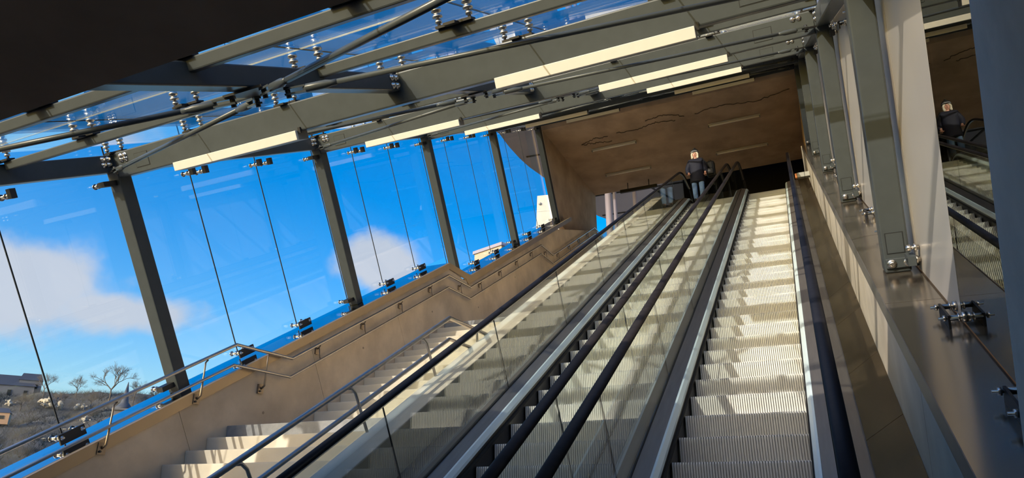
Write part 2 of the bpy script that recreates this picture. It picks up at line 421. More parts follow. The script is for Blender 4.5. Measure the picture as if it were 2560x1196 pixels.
NV = S(0, 0, 1) - S(0, 0, 0); SV = S(0, 1, 0) - S(0, 0, 0)
bolt_front = bolt_mb(S(0, 0, 0), -SV)      # sticks out towards the camera along the slope
plc = ['the lowest, nearest the camera', 'second from the bottom', 'third from the bottom', 'fourth from the bottom', 'the topmost, at the tunnel mouth']
ftmp = {}
for k, s0 in enumerate(FR):
    t = thing('portal_frame', 'green grey steel portal frame over the escalators, ' + plc[k], 'frame', S(-3.25, s0, -2), 'steel portal frames')
    st = M['steel'] if k < 4 else M['steel_dark']  # topmost frame takes the copy with shadow in its colour
    lb = -1.962 if k < 2 else -2.44
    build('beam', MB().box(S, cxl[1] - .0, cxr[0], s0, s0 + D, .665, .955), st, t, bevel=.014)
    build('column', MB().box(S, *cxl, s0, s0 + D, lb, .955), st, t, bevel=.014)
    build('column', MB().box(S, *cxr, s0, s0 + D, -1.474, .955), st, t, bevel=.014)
    # access plates: thin proud frames round screwed covers
    for (u0, u1, n0, n1) in ((cxr[0] + .035, cxr[1] - .035, -1.32, -1.17), (-6.72, -6.52, .73, .88), (-.15, .06, .73, .88)):
        build('cover_joint', MB().box(S, u0 - .007, u1 + .007, s0 - .002, s0 + .01, n0 - .007, n1 + .007), M['joint'], t)
        o = build('access_cover', MB().box(S, u0, u1, s0 - .005, s0 + .01, n0, n1), st, t)
    # foot bracket with two bolts (right), eave bolts
    build('foot_bracket', MB().box(S, cxr[0] + .01, cxr[1] + .05, s0 - .022, s0 + .01, -1.435, -1.36), st, t, bevel=.006)
    for u, n in ((cxr[0] + .05, -1.397), (cxr[1] - .02, -1.397), (-6.93, .90), (-6.86, .90), (.32, .90), (.39, .90), (-6.93, .86), (-6.86, .86)):
        p = S(u, s0 - (.022 if n < 0 else 0), n)
        if 'bolt' not in ftmp:
            mb = MB(); mb.v = [v + p - S(0, 0, 0) for v in bolt_front.v]; mb.f = bolt_front.f; mb.sm = bolt_front.sm
            ftmp['bolt'] = build('bolt', mb, M['stainless'], t, origin=p)
        else: inst(ftmp['bolt'], t, p)

# purlins, two per bay
word = ['first', 'second', 'third', 'fourth', 'fifth', 'sixth', 'seventh', 'eighth', 'ninth', 'tenth']
PUR = []
for k in range(5):
    for j in (1, 2):
        sp = (FR[k] - 3.79) + JT * j + .03
        if sp > 2.8: PUR.append((k, j, sp))
for i, (k, j, sp) in enumerate(PUR):
    o = build('roof_purlin', MB().box(S, cxl[1] + .02, cxr[0] - .02, sp + .02, sp + .09, .872, .955), M['steel'], bevel=.010)
    setp(o, 'slim green grey roof purlin, %s counting up from the dark soffit' % word[i], 'purlin', 'roof purlins')

# tie beams along the slope: left eave, ridge line, right eave
tb = [(-7.23, -7.06, 'left eave'), (-3.33, -3.17, 'middle of the roof'), (.57, .73, 'right eave')]
for k in range(5):
    a = 2.605 if k == 0 else FR[k - 1] + D + .002
    b = FR[k] - .002
    for u0, u1, wd in tb:
        o = thing('tie_beam', 'dark steel tie beam at the %s, %s bay from the bottom' % (wd, word[k]), 'beam', S((u0 + u1) / 2, a, .7), 'tie beams between the frames')
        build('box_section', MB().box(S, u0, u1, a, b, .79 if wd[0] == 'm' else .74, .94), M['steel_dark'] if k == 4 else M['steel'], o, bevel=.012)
        if wd == 'middle of the roof':
            for n_, s_ in ((.90, b - .06), (.83, b - .06), (.90, b - .13), (.83, b - .13)):
                build('bolt', bolt_mb(S(u1, s_, n_), (1, 0, 0)), M['stainless'], o)
            build('gusset_plate', MB().box(S, -3.42, -3.08, (FR[k] - 1.82) - .17, (FR[k] - 1.82) + .17, .772, .7885), M['plate_black'], o)
        else:
            sgn = 1 if u0 < -3 else -1
            uu = u1 if sgn > 0 else u0
            for n_, s_ in ((.895, b - .06), (.83, b - .06), (.895, b - .13), (.83, b - .13)):
                build('bolt', bolt_mb(S(uu, s_, n_), (sgn, 0, 0)), M['stainless'], o)

# X bracing: four rods per bay meeting under the ridge tie beam
for k in range(5):
    sc = FR[k] - 1.82
    for (uc, sgn) in ((-6.95, -1), (.45, 1)):
        for up_ in (1, 0):
            se = FR[k] - .10 if up_ else max(FR[k] - 3.79 + D + .12, 2.68)
            p0 = S(-3.25 + sgn * .14, sc + (.12 if up_ else -.12), .745); p1 = S(uc, se, .745)
            if k == 0 and not up_:
                f = (se - sc) / ((FR[0] - 3.79 + D) - sc); p1 = S(-3.25 + (uc + 3.25) * f, se, .745)
            wd = ('left' if sgn < 0 else 'right')
            o = thing('bracing_rod', 'grey bracing rod, %s half of %s roof bay, running %s' % (wd, word[k], 'up the slope' if up_ else 'down the slope'), 'bracing rod', p0, 'roof bracing rods')
            dv = (p1 - p0).normalized(); ln = (p1 - p0).length
            r = .021
            build('rod', MB().cyl(p0 + dv * .16, p1 - dv * .16, r, 10), M['steel'], o)
            sd_ = dv.cross(NV).normalized()
            for (a, d_) in ((p0, dv), (p1, -dv)):
                build('end_sleeve', MB().lathe(a + d_ * .11, a + d_, [(0, .014), (.02, .030), (.16, .030), (.2, .022), (.24, .022)], 12), M['steel'], o)
                build('fork_end', MB().hexa([a + sd_ * x + d_ * y + NV * z for z in (.012, .026) for x, y in ((-.025, -.02), (.025, -.02), (.025, .13), (-.025, .13))]).hexa([a + sd_ * x + d_ * y - NV * z for z in (.012, .026) for x, y in ((-.025, -.02), (.025, -.02), (.025, .13), (-.025, .13))]), M['steel'], o)
                build('pin', MB().cyl(a - NV * .045, a + NV * .045, .018, 10), M['plate_black'], o)
            # anchor lug the outer pin goes through
            build('anchor_lug', MB().box(lambda x, y, z: p1 + sd_ * x + dv * y + NV * z, -.04, .04, -.03, .12, -.010, .010), M['plate_black'], o)

# light boxes under the frames
for k, s0 in enumerate(FR):
    for u0, u1, wd in ((-6.12, -4.42, 'left'), (-2.22, -.50, 'right')):
        o = thing('light_fixture', 'long cream light box on the %s half of the %s frame' % (wd, ['lowest', 'second', 'third', 'fourth', 'topmost'][k]), 'light', S((u0 + u1) / 2, s0, .6), 'light boxes on the roof frames')
        build('cover', MB().box(S, u0, u1, s0 - .062, s0 - .03, .578, .672), M['lamp_white'], o, bevel=.004)
        build('housing', MB().box(S, u0 + .004, u1 - .004, s0 - .03, s0 + .13, .580, .664), M['lamp_grey'], o)
        build('end_clip', MB().box(S, u1 + .001, u1 + .03, s0 - .02, s0 - .001, .64, .70), M['plate_black'], o)

# ================================================================== GLAZING
GL, GR = -7.31, .79
sj = [2.61] + [FR[0] + JT * j for j in range(-2, 13)]
NPROF = [(0, .016), (.012, .026), (.03, .026), (.034, .014), (.05, .014), (.052, .030), (.066, .032), (.07, .018), (.085, .018)]


def left_coping_n(s): return -1.955 if s < 12.4 else -2.44


w1 = thing('window_1', 'clear point-fixed glazing of the left side wall', None, S(GL, 2.6, -2), kind='structure')
sjl = [q_ + (.10 if any(abs(q_ - f) < .05 for f in FR) else 0) for q_ in sj]
for a, b in zip(sjl[:-1], sjl[1:]):
    nb = left_coping_n((a + b) / 2)
    if a < 12.4 < b: nb = -1.955
    build('pane', MB().box(S, GL - .012, GL, a + .008, b - .008, nb + .015, 1.09), M['glass'], w1)
    if a > 2.7: build('pane_joint', MB().box(S, GL - .011, GL - .001, a - .0065, a + .0065, nb + .02, 1.08), M['joint'], w1)
stand = None
for i, s_ in enumerate(sj[1:]):
    nb = left_coping_n(s_ - .05)
    onframe = any(abs(s_ - f) < .05 for f in FR)
    if onframe:
        for n_, zz in ((nb + .10, 0), (.62, 0)):
            br = build('clamp_bracket', MB().box(S, -7.20, -7.10, s_ - .17, s_ - .001, n_ - .03, n_ + .03), M['plate_black'], w1)
            build('standoff', MB().lathe(S(-7.20, s_ - .12, n_), S(-8, s_ - .12, n_), NPROF + [(.11, .018), (.11, .034), (.118, .034)]), M['stainless'], br)
        continue
    br = build('clamp_bracket', MB().box(S, -7.165, -7.145, s_ - .14, s_ + .14, nb + .016, nb + .125), M['plate_black'], w1)
    for ds in (-.11, .11):
        build('standoff', MB().lathe(S(-7.145 + .03, s_ + ds, nb + .085), S(-8, s_ + ds, nb + .085), [(0, .008), (.028, .008), (.028, .022), (.05, .022)] + [(q + .05, r) for q, r in NPROF] + [(.195, .018), (.195, .034), (.203, .034)]), M['stainless'], br)
    for ds in (-.11, .11):
        br = build('clamp_bracket', MB().box(S, -7.17, -7.11, s_ + ds - .03, s_ + ds + .03, .60, .70), M['plate_black'], w1)
        build('standoff', MB().lathe(S(-7.17, s_ + ds, .635), S(-8, s_ + ds, .635), NPROF + [(.14, .018), (.14, .034), (.148, .034)]), M['stainless'], br)

w2 = thing('window_2', 'clear point-fixed glazing of the sloping roof', None, S(-3.25, 2.6, 1.1), kind='structure')
uj = [-7.40] + [-7.1 + 1.2833 * i for i in range(1, 6)] + [.88]
GN = 1.10
for a, b in zip(sj[:-1], sj[1:]):
    for c, d in zip(uj[:-1], uj[1:]):
        build('pane', MB().box(S, c + .006, d - .006, a + .008, b - .008, GN, GN + .014), M['glass_roof'], w2)
for a in sj[1:-1]:
    build('pane_edge', MB().box(S, uj[0], uj[-1], a - .006, a + .006, GN + .001, GN + .013), M['glass_edge'], w2)
for c in uj[1:-1]:
    build('pane_joint', MB().box(S, c - .005, c + .005, sj[0], sj[-1], GN + .002, GN + .012), M['joint'], w2)
for ca, cb, nm in ((16.15, 18.25, 'shade_cover_1'), (19.9, 21.6, 'shade_cover_2')):  # opaque covers added over the roof glass to shade the top frames
    struct(build(nm, MB().box(S, -7.5, 1.0, ca, cb, 1.135, 1.35), M['steel_dark']))
fit = None
ufit = [-7.06] + uj[1:-1] + [.56]
for i, s_ in enumerate(sj[1:-1]):
    for c in ufit:
        p = S(c, s_ + .05, .956)
        if fit is None:
            fp = build('clamp_bracket', MB().box(S, c - .14, c + .14, s_ + .02, s_ + .10, .957, .975).box(S, c - .045, c + .045, s_ - .05, s_ + .03, .950, .968), M['plate_black'], w2, origin=p)
            fbs = []
            for du in (-.12, .12):
                fbs.append(build('standoff', MB().lathe(S(c + du, s_ + .05, .975), S(c + du, s_ + .05, 2), [(0, .012), (.02, .012), (.02, .024), (.045, .024), (.045, .014), (.06, .014), (.06, .036), (.078, .036), (.08, .026), (.10, .026), (.10, .036), (.123, .036)]), M['stainless'], fp))
            fit = (p, fp, fbs)
        else:
            np_ = inst(fit[1], w2, p)
            for q in fit[2]:
                inst(q, np_, WL[q] - fit[0] + p)

w3 = thing('window_3', 'point-fixed glazing of the right side wall, satin panels and one dark clear pane', None, S(GR, 2.6, -1.4), kind='structure')
for a, b in zip(sj[:-1], sj[1:]):
    dark = b < 4.5
    build('pane', MB().box(S, GR, GR + .012, a + .006, b - .006, -1.46, 1.09), M['glass_dark'] if dark else M['panel'], w3)
    if a > 2.7: build('pane_joint', MB().box(S, GR + .001, GR + .011, a - .006, a + .006, -1.46, 1.08), M['joint'], w3)
for s_ in sj[1:-1]:
    onframe = any(abs(s_ - f) < .05 for f in FR)
    for n_ in ((-1.36, .62) if onframe else (-1.415, .62)):
        if onframe:
            br = build('clamp_bracket', MB().box(S, .70, .752, s_ - .17, s_ - .03, n_ - .035, n_ + .035), M['plate_black'] if n_ > 0 else M['steel'], w3)
            for dn in (0, .09):
                build('standoff', MB().lathe(S(.70, s_ - .12, n_ + dn), S(2, s_ - .12, n_ + dn), NPROF), M['stainless'], br)
        else:
            br = build('clamp_bracket', MB().box(S, .70, .712, s_ - .125, s_ + .125, n_ - .061, n_ + .018), M['plate_black'], w3)
            for ds in (-.11, .11):
                build('standoff', MB().lathe(S(.655, s_ + ds, n_), S(2, s_ + ds, n_), [(0, .008), (.022, .008), (.022, .018), (.036, .018), (.036, .008), (.055, .008), (.055, .016), (.095, .016), (.095, .024), (.103, .024), (.103, .016), (.115, .016), (.115, .030), (.134, .030)]), M['stainless'], br)
struct(build('wall_outside_right', MB().box(S, 1.5, 1.8, 1.5, 22, -4, 3), M['concrete_dark']))

# ================================================================== STAIRCASE
stair = thing('staircase', 'pale concrete staircase of four flights between the left wall and the curb', 'staircase', W(-5.2, 2.5, -1.65))
RI, GO = .1625, .28146
x0, x1 = -6.797, -3.623
step_src = None


def add_step(y, z):  # y: riser face, z: top of tread
    global step_src
    p = W((x0 + x1) / 2, y, z)
    if step_src is None:
        step_src = build('stair_step', MB().prism([(y + .012, z - RI), (y, z - .02), (y, z), (y + GO + .05, z), (y + GO + .05, z - RI - .10), (y + .20, z - RI - .10)], x0, x1), M['concrete_stair'], stair, origin=p, bevel=.006)
    else: inst(step_src, stair, p)


def landing(y0, y1, z):
    build('landing_slab', MB().prism([(y0, z - RI), (y0, z), (y1 + .05, z), (y1 + .05, z - .3), (y0 + .2, z - .3)], x0, x1), M['granite'], stair, bevel=.006, label='darker grey landing slab')


z = .79; yn = 6.46
for i in range(1, 15): add_step(yn - GO * i, z - RI * i)
starts = [(7.48, .79), (12.70, 3.2275), (17.93, 5.665)]
landing(6.46, 7.48 + GO, .79)
for f, (ys_, zs_) in enumerate(starts):
    for i in range(1, 15 if f < 2 else 16): add_step(ys_ + GO * i, zs_ + RI * i)
    if f < 2:
        yl = ys_ + GO * 15; zl = zs_ + RI * 15
        landing(yl, starts[f + 1][0] + GO, zl)

# -- wall handrail of the stairs
RU = -6.72
up_pts = [(.35, -.0696 * 1), (.9458, .2648), (1.098, .2640), (1.7381, .6300), (1.8826, .6306), (2.513, .9873), (2.654, .9860), (3.294, 1.3480), (3.50, 1.3480)]
up_pts[0] = (.30, .2648 - (.9458 - .30) * SA / CA)
hr = thing('wall_handrail', 'double stainless handrail following the left wall of the stairs', 'handrail', W(RU, 6.4, .79))
UP = [W(RU, y * 6.72, zz * 6.72) for y, zz in up_pts]
LOW = [p + Vector((0, 0, -.0385 * 6.72)) for p in UP]
build('upper_rail', MB().tube(UP, .0215, 12), M['rail'], hr)
build('lower_rail', MB().tube(LOW, .019, 12), M['rail'], hr)


def rail_z(y):
    pts = [(p.y, p.z) for p in UP]
    for (ya, za), (yb, zb) in zip(pts[:-1], pts[1:]):
        if ya <= y <= yb: return za + (zb - za) * (y - ya) / (yb - ya)
    return pts[-1][1]


for y in (2.35, 3.45, 4.85, 5.92, 6.92, 7.95, 9.0, 10.05, 11.05, 12.25, 13.2, 14.25, 15.25, 16.25, 17.3, 18.35, 19.4, 20.4, 21.4):
    zu = rail_z(y); zl = zu - .2587
    if y < 7.2:
        pz = zl - .22
        br = build('bracket', MB().tube([Vector((-6.775, y, pz)), Vector((RU - .0, y, pz + .04)), Vector((RU, y, pz + .10)), Vector((RU, y, zl)), Vector((RU, y, zu - .05)), Vector((RU, y + .03, zu - .012))], [.012, .014, .014, .010, .010, .010], 8), M['rail_dark'], hr)
        build('wall_plate', MB().box(lambda a, b, c: Vector((a, y + b, pz + c)), -6.798, -6.77, -.045, .045, -.06, .06), M['rail_dark'], br)
        build('anchor_bolt', MB().cyl(Vector((-6.77, y - .02, pz - .03)), Vector((-6.755, y - .02, pz - .03)), .012, 8), M['plate_black'], br)
    else:
        pz = (zu + zl) / 2 + .02
        br = build('bracket', MB().tube([Vector((-6.775, y, pz + .03)), Vector((RU - .015, y, pz + .03)), Vector((RU - .005, y, pz - .06)), Vector((RU, y + .03, zl + .012))], .009, 8).tube([Vector((-6.775, y, pz + .03)), Vector((RU - .01, y, pz + .06)), Vector((RU, y, zu - .012))], .009, 8), M['rail_dark'], hr)
        build('wall_plate', MB().box(lambda a, b, c: Vector((a, y + b, pz + c)), -6.798, -6.775, -.028, .028, -.05, .05), M['rail_dark'], br)

# -- handrail standing on the curb
CU = -3.615
ch = thing('stair_handrail', 'free-standing double stainless handrail on the concrete curb', 'handrail', S(CU, 4.5, -2.05))
nU, nL = -1.607, -1.814
pk = S(CU, 6.39, nU); pkl = S(CU, 6.28, nL)
build('upper_rail', MB().tube([S(CU, 1.0, nU), pk, pk + Vector((0, .95, 0))], .0235, 14), M['rail'], ch)
build('lower_rail', MB().tube([S(CU, 1.0, nL), pkl, pkl + Vector((0, .75, 0))], .0205, 14), M['rail'], ch)
for s_ in (1.95, 3.22, 4.50, 5.77):
    build('post', MB().tube([S(CU, s_ - .05, nU - .012), S(CU + .01, s_ - .012, nU - .03), S(CU + .02, s_ + .01, nU - .08), S(CU + .02, s_ + .035, -2.055)], .0135, 10), M['rail'], ch)
pe = pk + Vector((0, .62, 0))
build('post', MB().tube([pe, pe + Vector((.01, .02, -.05)), pe + Vector((.02, .03, -.33))], .0135, 10), M['rail'], ch)

# ================================================================== ESCALATORS
T0, RC = 20.72, 1.4
cy, cz = YZ(T0, -2.55 - RC)


def esc_path(d, s_start, flat, seg=8):
    """points (y,z) of a line at height d above the nose plane: incline, curve, level"""
    P = [YZ(s_start, -2.55 + d)]
    for i in range(seg + 1):
        a = math.radians(30 * (1 - i / seg))
        P.append((cy - math.sin(a) * (RC + d), cz + math.cos(a) * (RC + d)))
    P.append((P[-1][0] + flat, P[-1][1]))
    return P


def sweep(prof, s_start=1.0, flat=1.6, smooth=False):
    mb = MB(); n = len(prof); cols = [esc_path(d, s_start, flat) for u, d in prof]; L = len(cols[0])
    pts = [W(prof[j][0], *cols[j][i]) for i in range(L) for j in range(n)]
    F = [(i * n + j, i * n + (j + 1) % n, (i + 1) * n + (j + 1) % n, (i + 1) * n + j) for i in range(L - 1) for j in range(n)]
    F += [tuple(range(n))[::-1], tuple((L - 1) * n + j for j in range(n))]
    mb.poly(pts, F, False)
    if smooth: mb.sm = [len(f) == 4 for f in mb.f]
    return mb


step_mesh = None
ESC_STEPS = None
SP = .4157


def escalator(uc, label, rails, shift):
    global ESC_STEPS
    e = thing('escalator', label, 'escalator', W(uc, 2.2, -1.65), 'escalators')
    # steps with cleated risers and treads
    for i in range(-8, 39):
        s_ = 4.85 + SP * i + shift
        y, zz = YZ(s_, -2.55); p = W(uc, y, zz)
        if ESC_STEPS is None:
            mb = MB(); w = .502; rise, go = .208, .36
            mb.box(lambda a, b, c: W(uc + a, y + b, zz + c), -w, w, .022, go + .06, -.05, -.014)
            mb.box(lambda a, b, c: W(uc + a, y + b, zz + c), -w, w, .022, .045, -rise - .05, -.045)
            nr = 50; pit = 2 * w / nr
            for r in range(nr):
                xa = -w + pit * r + pit * .2; xb = xa + pit * .60
                q = [(.004, -.004), (0, -.016), (.002, -rise * .5), (.008, -rise - .03), (.024, -rise - .03), (.024, -.015), (go + .05, -.015), (go + .05, 0), (.010, 0)]
                n_ = len(q)
                P = [W(uc + xa, y + a, zz + c) for a, c in q] + [W(uc + xb, y + a, zz + c) for a, c in q]
                mb.poly(P, [(0, n_, n_ + 1, 1), (1, n_ + 1, n_ + 2, 2), (2, n_ + 2, n_ + 3, 3), (7, n_ + 7, n_ + 8, 8), (8, n_ + 8, n_, 0), (0, 1, 2, 3, 4, 5, 8), (5, 6, 7, 8), (n_ + 8, n_ + 5, n_ + 4, n_ + 3, n_ + 2, n_ + 1, n_), (n_ + 8, n_ + 7, n_ + 6, n_ + 5)])
            ESC_STEPS = build('step', mb, M['alu'], e, origin=p)
        else: inst(ESC_STEPS, e, p)
    for sg, rm, od in ((-1, rails[0], rails[2]), (1, rails[1], rails[3])):
        f = lambda u: uc + sg * u
        build('skirt_panel', sweep([(f(.512), -.40), (f(.512), .085), (f(.530), .085), (f(.530), -.40)]), M['skirt'], e)
        build('skirt_brush', sweep([(f(.494), .025), (f(.494), .045), (f(.511), .050), (f(.511), .020)]), M['brush'], e)
        build('sky_tinted_strip', sweep([(f(.509), .086), (f(.513), .112), (f(.538), .145), (f(.556), .146), (f(.556), .086)]), M['strip'], e, label='polished edge strip, sky reflection painted into its pale colour')
        build('inner_deck', sweep([(f(.557), .10), (f(.557), .147), (f(.672), .175), (f(.672), .10)]), M['deck'], e)
        build('outer_deck', sweep([(f(.700), .05), (f(.700), .172), (f(od), .160), (f(od), .05)]), M['deck'], e)
        build('glass_channel', sweep([(f(.673), .10), (f(.673), .186), (f(.699), .186), (f(.699), .10)]), M['black'], e)
        a = 1.0; b = 1.87
        while a < T0 - .1:
            b = min(b, T0)
            build('glass_panel', MB().box(S, f(.680), f(.692), a + .004, b - .004, -2.55 + .187, -2.55 + .925), M['glass_bal'], e)
            if b < T0: build('glass_joint', MB().box(S, f(.6815), f(.6905), b - .0045, b + .0045, -2.55 + .188, -2.55 + .92), M['joint'], e)
            a = b; b = a + 2.16
        c = esc_path(.187, T0 - .001, 1.2); d = esc_path(.925, T0 - .001, 1.2)
        c = c[1:]; d = d[1:]; L = len(c)
        gm = MB()
        gm.poly([W(f(.680), *q_) for q_ in c + d] + [W(f(.692), *q_) for q_ in c + d], [(i, i + 1, L + i + 1, L + i) for i in range(L - 1)] + [(2 * L + i, 3 * L + i, 3 * L + i + 1, 2 * L + i + 1) for i in range(L - 1)])
        build('glass_panel', gm, M['glass_bal'], e)
        # handrail belt: rounded C profile, level at the top with a turned-down newel
        prof = []
        for k in range(12):
            an = 2 * math.pi * k / 12
            prof.append((f(.686 + .043 * math.cos(an)), .958 + .026 * math.sin(an)))
        belt = sweep(prof, 1.0, .75, True)
        yb, zb = esc_path(.958, 1, .75)[-1]
        rr = .36
        arc = [W(f(.686), yb + rr * math.sin(t_ * math.pi / 8), zb - rr + rr * math.cos(t_ * math.pi / 8)) for t_ in range(9)]
        build('handrail', belt, rm, e)
        build('handrail_newel', MB().tube(arc + [arc[-1] + Vector((0, -.5, 0))], .036, 10), rm, e)
        build('rail_track', sweep([(f(.674), .922), (f(.674), .936), (f(.698), .936), (f(.698), .922)], 1.0, .75), M['stainless'], e)
        gmn = MB(); nn = 9
        ring = [Vector((0, yb + rr * .92 * math.sin(t_ * math.pi / 8), zb + H - rr + rr * .92 * math.cos(t_ * math.pi / 8))) for t_ in range(9)]
        gmn.poly([p_ + Vector((f(.680), 0, 0)) for p_ in ring] + [p_ + Vector((f(.692), 0, 0)) for p_ in ring], [tuple(range(9)), tuple(range(17, 8, -1))])
        build('glass_panel', gmn, M['glass_bal'], e)
    build('comb_plate', MB().box(W, uc - .5, uc + .5, 19.3, 20.9, 8.102, 8.125), M['deck'], e)
    return e


escalator(-2.315, 'left of the two escalators, between the concrete curb and the middle handrails', (M['rubber'], M['rubber_worn'], .985, .835), 0)
escalator(-.64, 'right of the two escalators, beside the right wall', (M['rubber_worn'], M['rubber'], .835, .855), 0.01)

# ================================================================== TUNNEL FITTINGS
zc = 11.0
for nm, (xa, xb, y) in {'nearer left': (-6.0, -4.46, 19.9), 'nearer right': (-2.11, -.54, 19.83), 'farther left': (-6.13, -4.46, 21.95), 'farther right': (-2.17, -.48, 21.87)}.items():
    t = thing('ceiling_light', 'slim tube light on the tunnel ceiling, %s of the four' % nm, 'light', W((xa + xb) / 2, y, zc), 'tube lights on the tunnel ceiling')
    build('housing', MB().box(W, xa, xb, y - .05, y + .05, zc - .05, zc - .003), M['lamp_mid'], t, bevel=.006)
    build('tube_cover', MB().tube([W(xa + .03, y, zc - .066), W(xb - .03, y, zc - .066)], .028, 10), M['tube'], t)
    for x in (xa, xb - .03): build('end_cap', MB().box(W, x, x + .03, y - .04, y + .04, zc - .10, zc - .051), M['lamp_grey'], t)
t = thing('hanging_display', 'flat black display bar hanging at the far end of the tunnel', 'display', W(-5.2, 23.0, 10.5), None)
build('case', MB().box(W, -5.9, -4.5, 22.95, 23.05, 10.62, 10.74), M['black'], t, bevel=.008)
for x in (-5.6, -4.8): build('hanger', MB().cyl(W(x, 23.0, 10.74), W(x, 23.0, 10.995), .015, 8), M['black'], t)
t = thing('alarm_box', 'small pale wall box with orange end sticking out from the right upstand wall', 'alarm', W(.45, 16.5, 7.1))
p = S(.45, 17.55, -1.93)
build('arm', MB().box(lambda a, b, c: p + Vector((a, b, c)), -.27, .004, -.06, .06, -.06, .06), M['grey_box'], t, bevel=.006)
build('band', MB().box(lambda a, b, c: p + Vector((a, b, c)), -.115, -.105, -.062, .062, -.062, .062), M['joint'], t)
M['orange'] = mat('orange_plastic', (.75, .22, .04), .4)
build('end_cap', MB().box(lambda a, b, c: p + Vector((a, b, c)), -.32, -.271, -.05, .05, -.06, .06), M['orange'], t, bevel=.01)

# ================================================================== PERSON at the head of the left escalator
PX, PY, PZ = -2.52, 19.12, 8.10
M['skin'] = mat('skin', (.62, .32, .22), .5)
M['jacket'] = mat('navy_jacket', (.004, .005, .017), .75, bump=.3, scale=20)
M['jeans'] = mat('washed_jeans', (.20, .34, .66), .8, var=.45, scale=5, bump=.2)
M['fleece'] = mat('cream_fleece', (.72, .64, .48), .95, bump=.6, scale=60)
M['knit'] = mat('dark_knit', (.03, .03, .032), .9, bump=.6, scale=60)
M['grey_knit'] = mat('grey_knit', (.25, .25, .25), .9, bump=.5, scale=60)


def skin_obj(name, verts, edges, rad, m, parent, sub=2, root=0, label=None):
    me = bpy.data.meshes.new(name); me.from_pydata([W(PX + a, PY + b, PZ + c) - WL[parent] for a, b, c in verts], edges, []); me.update()
    o = bpy.data.objects.new(name, me); COL.objects.link(o); o.parent = parent; WL[o] = WL[parent]
    o.modifiers.new('skin', 'SKIN'); sv = me.skin_vertices[0].data
    for i, r in enumerate(rad):
        sv[i].radius = (r, r) if not isinstance(r, tuple) else r
        sv[i].use_root = (i == root)
    o.modifiers['skin'].use_smooth_shade = True
    ss = o.modifiers.new('subdivision', 'SUBSURF'); ss.levels = sub; ss.render_levels = sub
    me.materials.append(m)
    if label: o['label'] = label
    return o


pe = thing('person', 'person in navy winter jacket, light jeans and dark knit hat standing at the escalator head', 'person', W(PX, PY, PZ))
bv = [(0, .02, .88), (0, .02, 1.08), (0, .02, 1.30), (0, .03, 1.42), (0, .0, 1.50), (0, -.01, 1.60),
      (-.10, .02, .84), (-.10, 0, .46), (-.10, .03, .08), (-.105, -.10, .04), (.10, .02, .84), (.10, -.02, .46), (.10, .02, .08), (.105, -.11, .04),
      (-.18, .03, 1.37), (-.25, .02, 1.10), (-.22, -.10, .90), (-.20, -.16, .85), (.18, .03, 1.37), (.26, .04, 1.10), (.25, -.04, .88), (.25, -.08, .81)]
be = [(0, 1), (1, 2), (2, 3), (3, 4), (4, 5), (0, 6), (6, 7), (7, 8), (8, 9), (0, 10), (10, 11), (11, 12), (12, 13), (2, 14), (14, 15), (15, 16), (16, 17), (2, 18), (18, 19), (19, 20), (20, 21)]
brd = [(.14, .10), (.13, .10), (.15, .10), .07, .055, (.082, .098), .085, .06, .045, .035, .085, .06, .045, .035, .06, .045, .032, .026, .06, .045, .032, .026]
skin_obj('body', bv, be, brd, M['skin'], pe, 2)
skin_obj('jacket', [(0, .02, .61), (0, .02, .66), (0, .02, .90), (0, .02, 1.18), (0, .02, 1.34), (0, .02, 1.46), (-.17, .03, 1.34), (-.27, .03, 1.12), (-.235, -.07, .93), (.17, .03, 1.34), (.28, .05, 1.12), (.265, -.01, .92)],
         [(0, 1), (1, 2), (2, 3), (3, 4), (4, 5), (4, 6), (6, 7), (7, 8), (4, 9), (9, 10), (10, 11)],
         [(.235, .17), (.245, .18), (.225, .16), (.23, .165), (.20, .14), (.12, .11), .10, .09, .068, .10, .09, .068], M['jacket'], pe)
skin_obj('jeans', [(0, .02, .86), (-.105, .02, .78), (-.105, .0, .46), (-.10, .03, .10), (.105, .02, .78), (.105, -.02, .46), (.10, .02, .10)],
         [(0, 1), (1, 2), (2, 3), (0, 4), (4, 5), (5, 6)], [(.11, .09), .10, .080, .072, .10, .080, .072], M['jeans'], pe)
for sx, sy in ((-.105, .0), (.105, -.01)):
    skin_obj('shoe', [(sx, sy + .06, .045), (sx, sy - .04, .045), (sx, sy - .16, .04)], [(0, 1), (1, 2)], [.045, .05, .042], M['black'], pe)
hx, hy, hz = 0, -.01, 1.56
wp = lambda a, b, c: W(PX + hx + a, PY + hy + b, PZ + hz + c)
hd = build('head', MB().ball(wp(0, 0, 0), .078, .095, .115, 18, 14), M['skin'], pe)
build('nose', MB().ball(wp(0, -.098, -.008), .014, .018, .020), M['skin'], hd)
build('mouth', MB().ball(wp(0, -.088, -.048), .024, .010, .006), mat('lips', (.42, .12, .10), .5), hd)
for sx in (-.03, .03):
    build('eye', MB().ball(wp(sx, -.085, .018), .013, .010, .008), M['black'], hd)
    build('ear', MB().ball(wp(sx * 2.6, .0, -.005), .010, .022, .032), M['skin'], hd)
mb = MB()
for k in range(21):      # fleecy trapper lining round the face
    a = math.pi * (-.12 + 1.24 * k / 20)
    mb.ball(wp(.088 * math.cos(a), -.055, -.02 + .085 * math.sin(a) - (.07 if math.sin(a) < 0 else 0)), .030, .034, .032, 8, 6)
for sx in (-1, 1):
    mb.ball(wp(sx * .085, -.04, -.05), .032, .045, .055).ball(wp(sx * .07, -.045, -.10), .03, .04, .04)
build('hat_lining', mb, M['fleece'], pe)
hat = build('hat', MB().lathe(wp(0, -.01, .055), wp(0, .02, 1), [(0, .112), (.03, .116), (.07, .108), (.11, .08), (.14, .04), (.15, .03), (.17, .03), (.18, .01)], 18), M['knit'], pe)
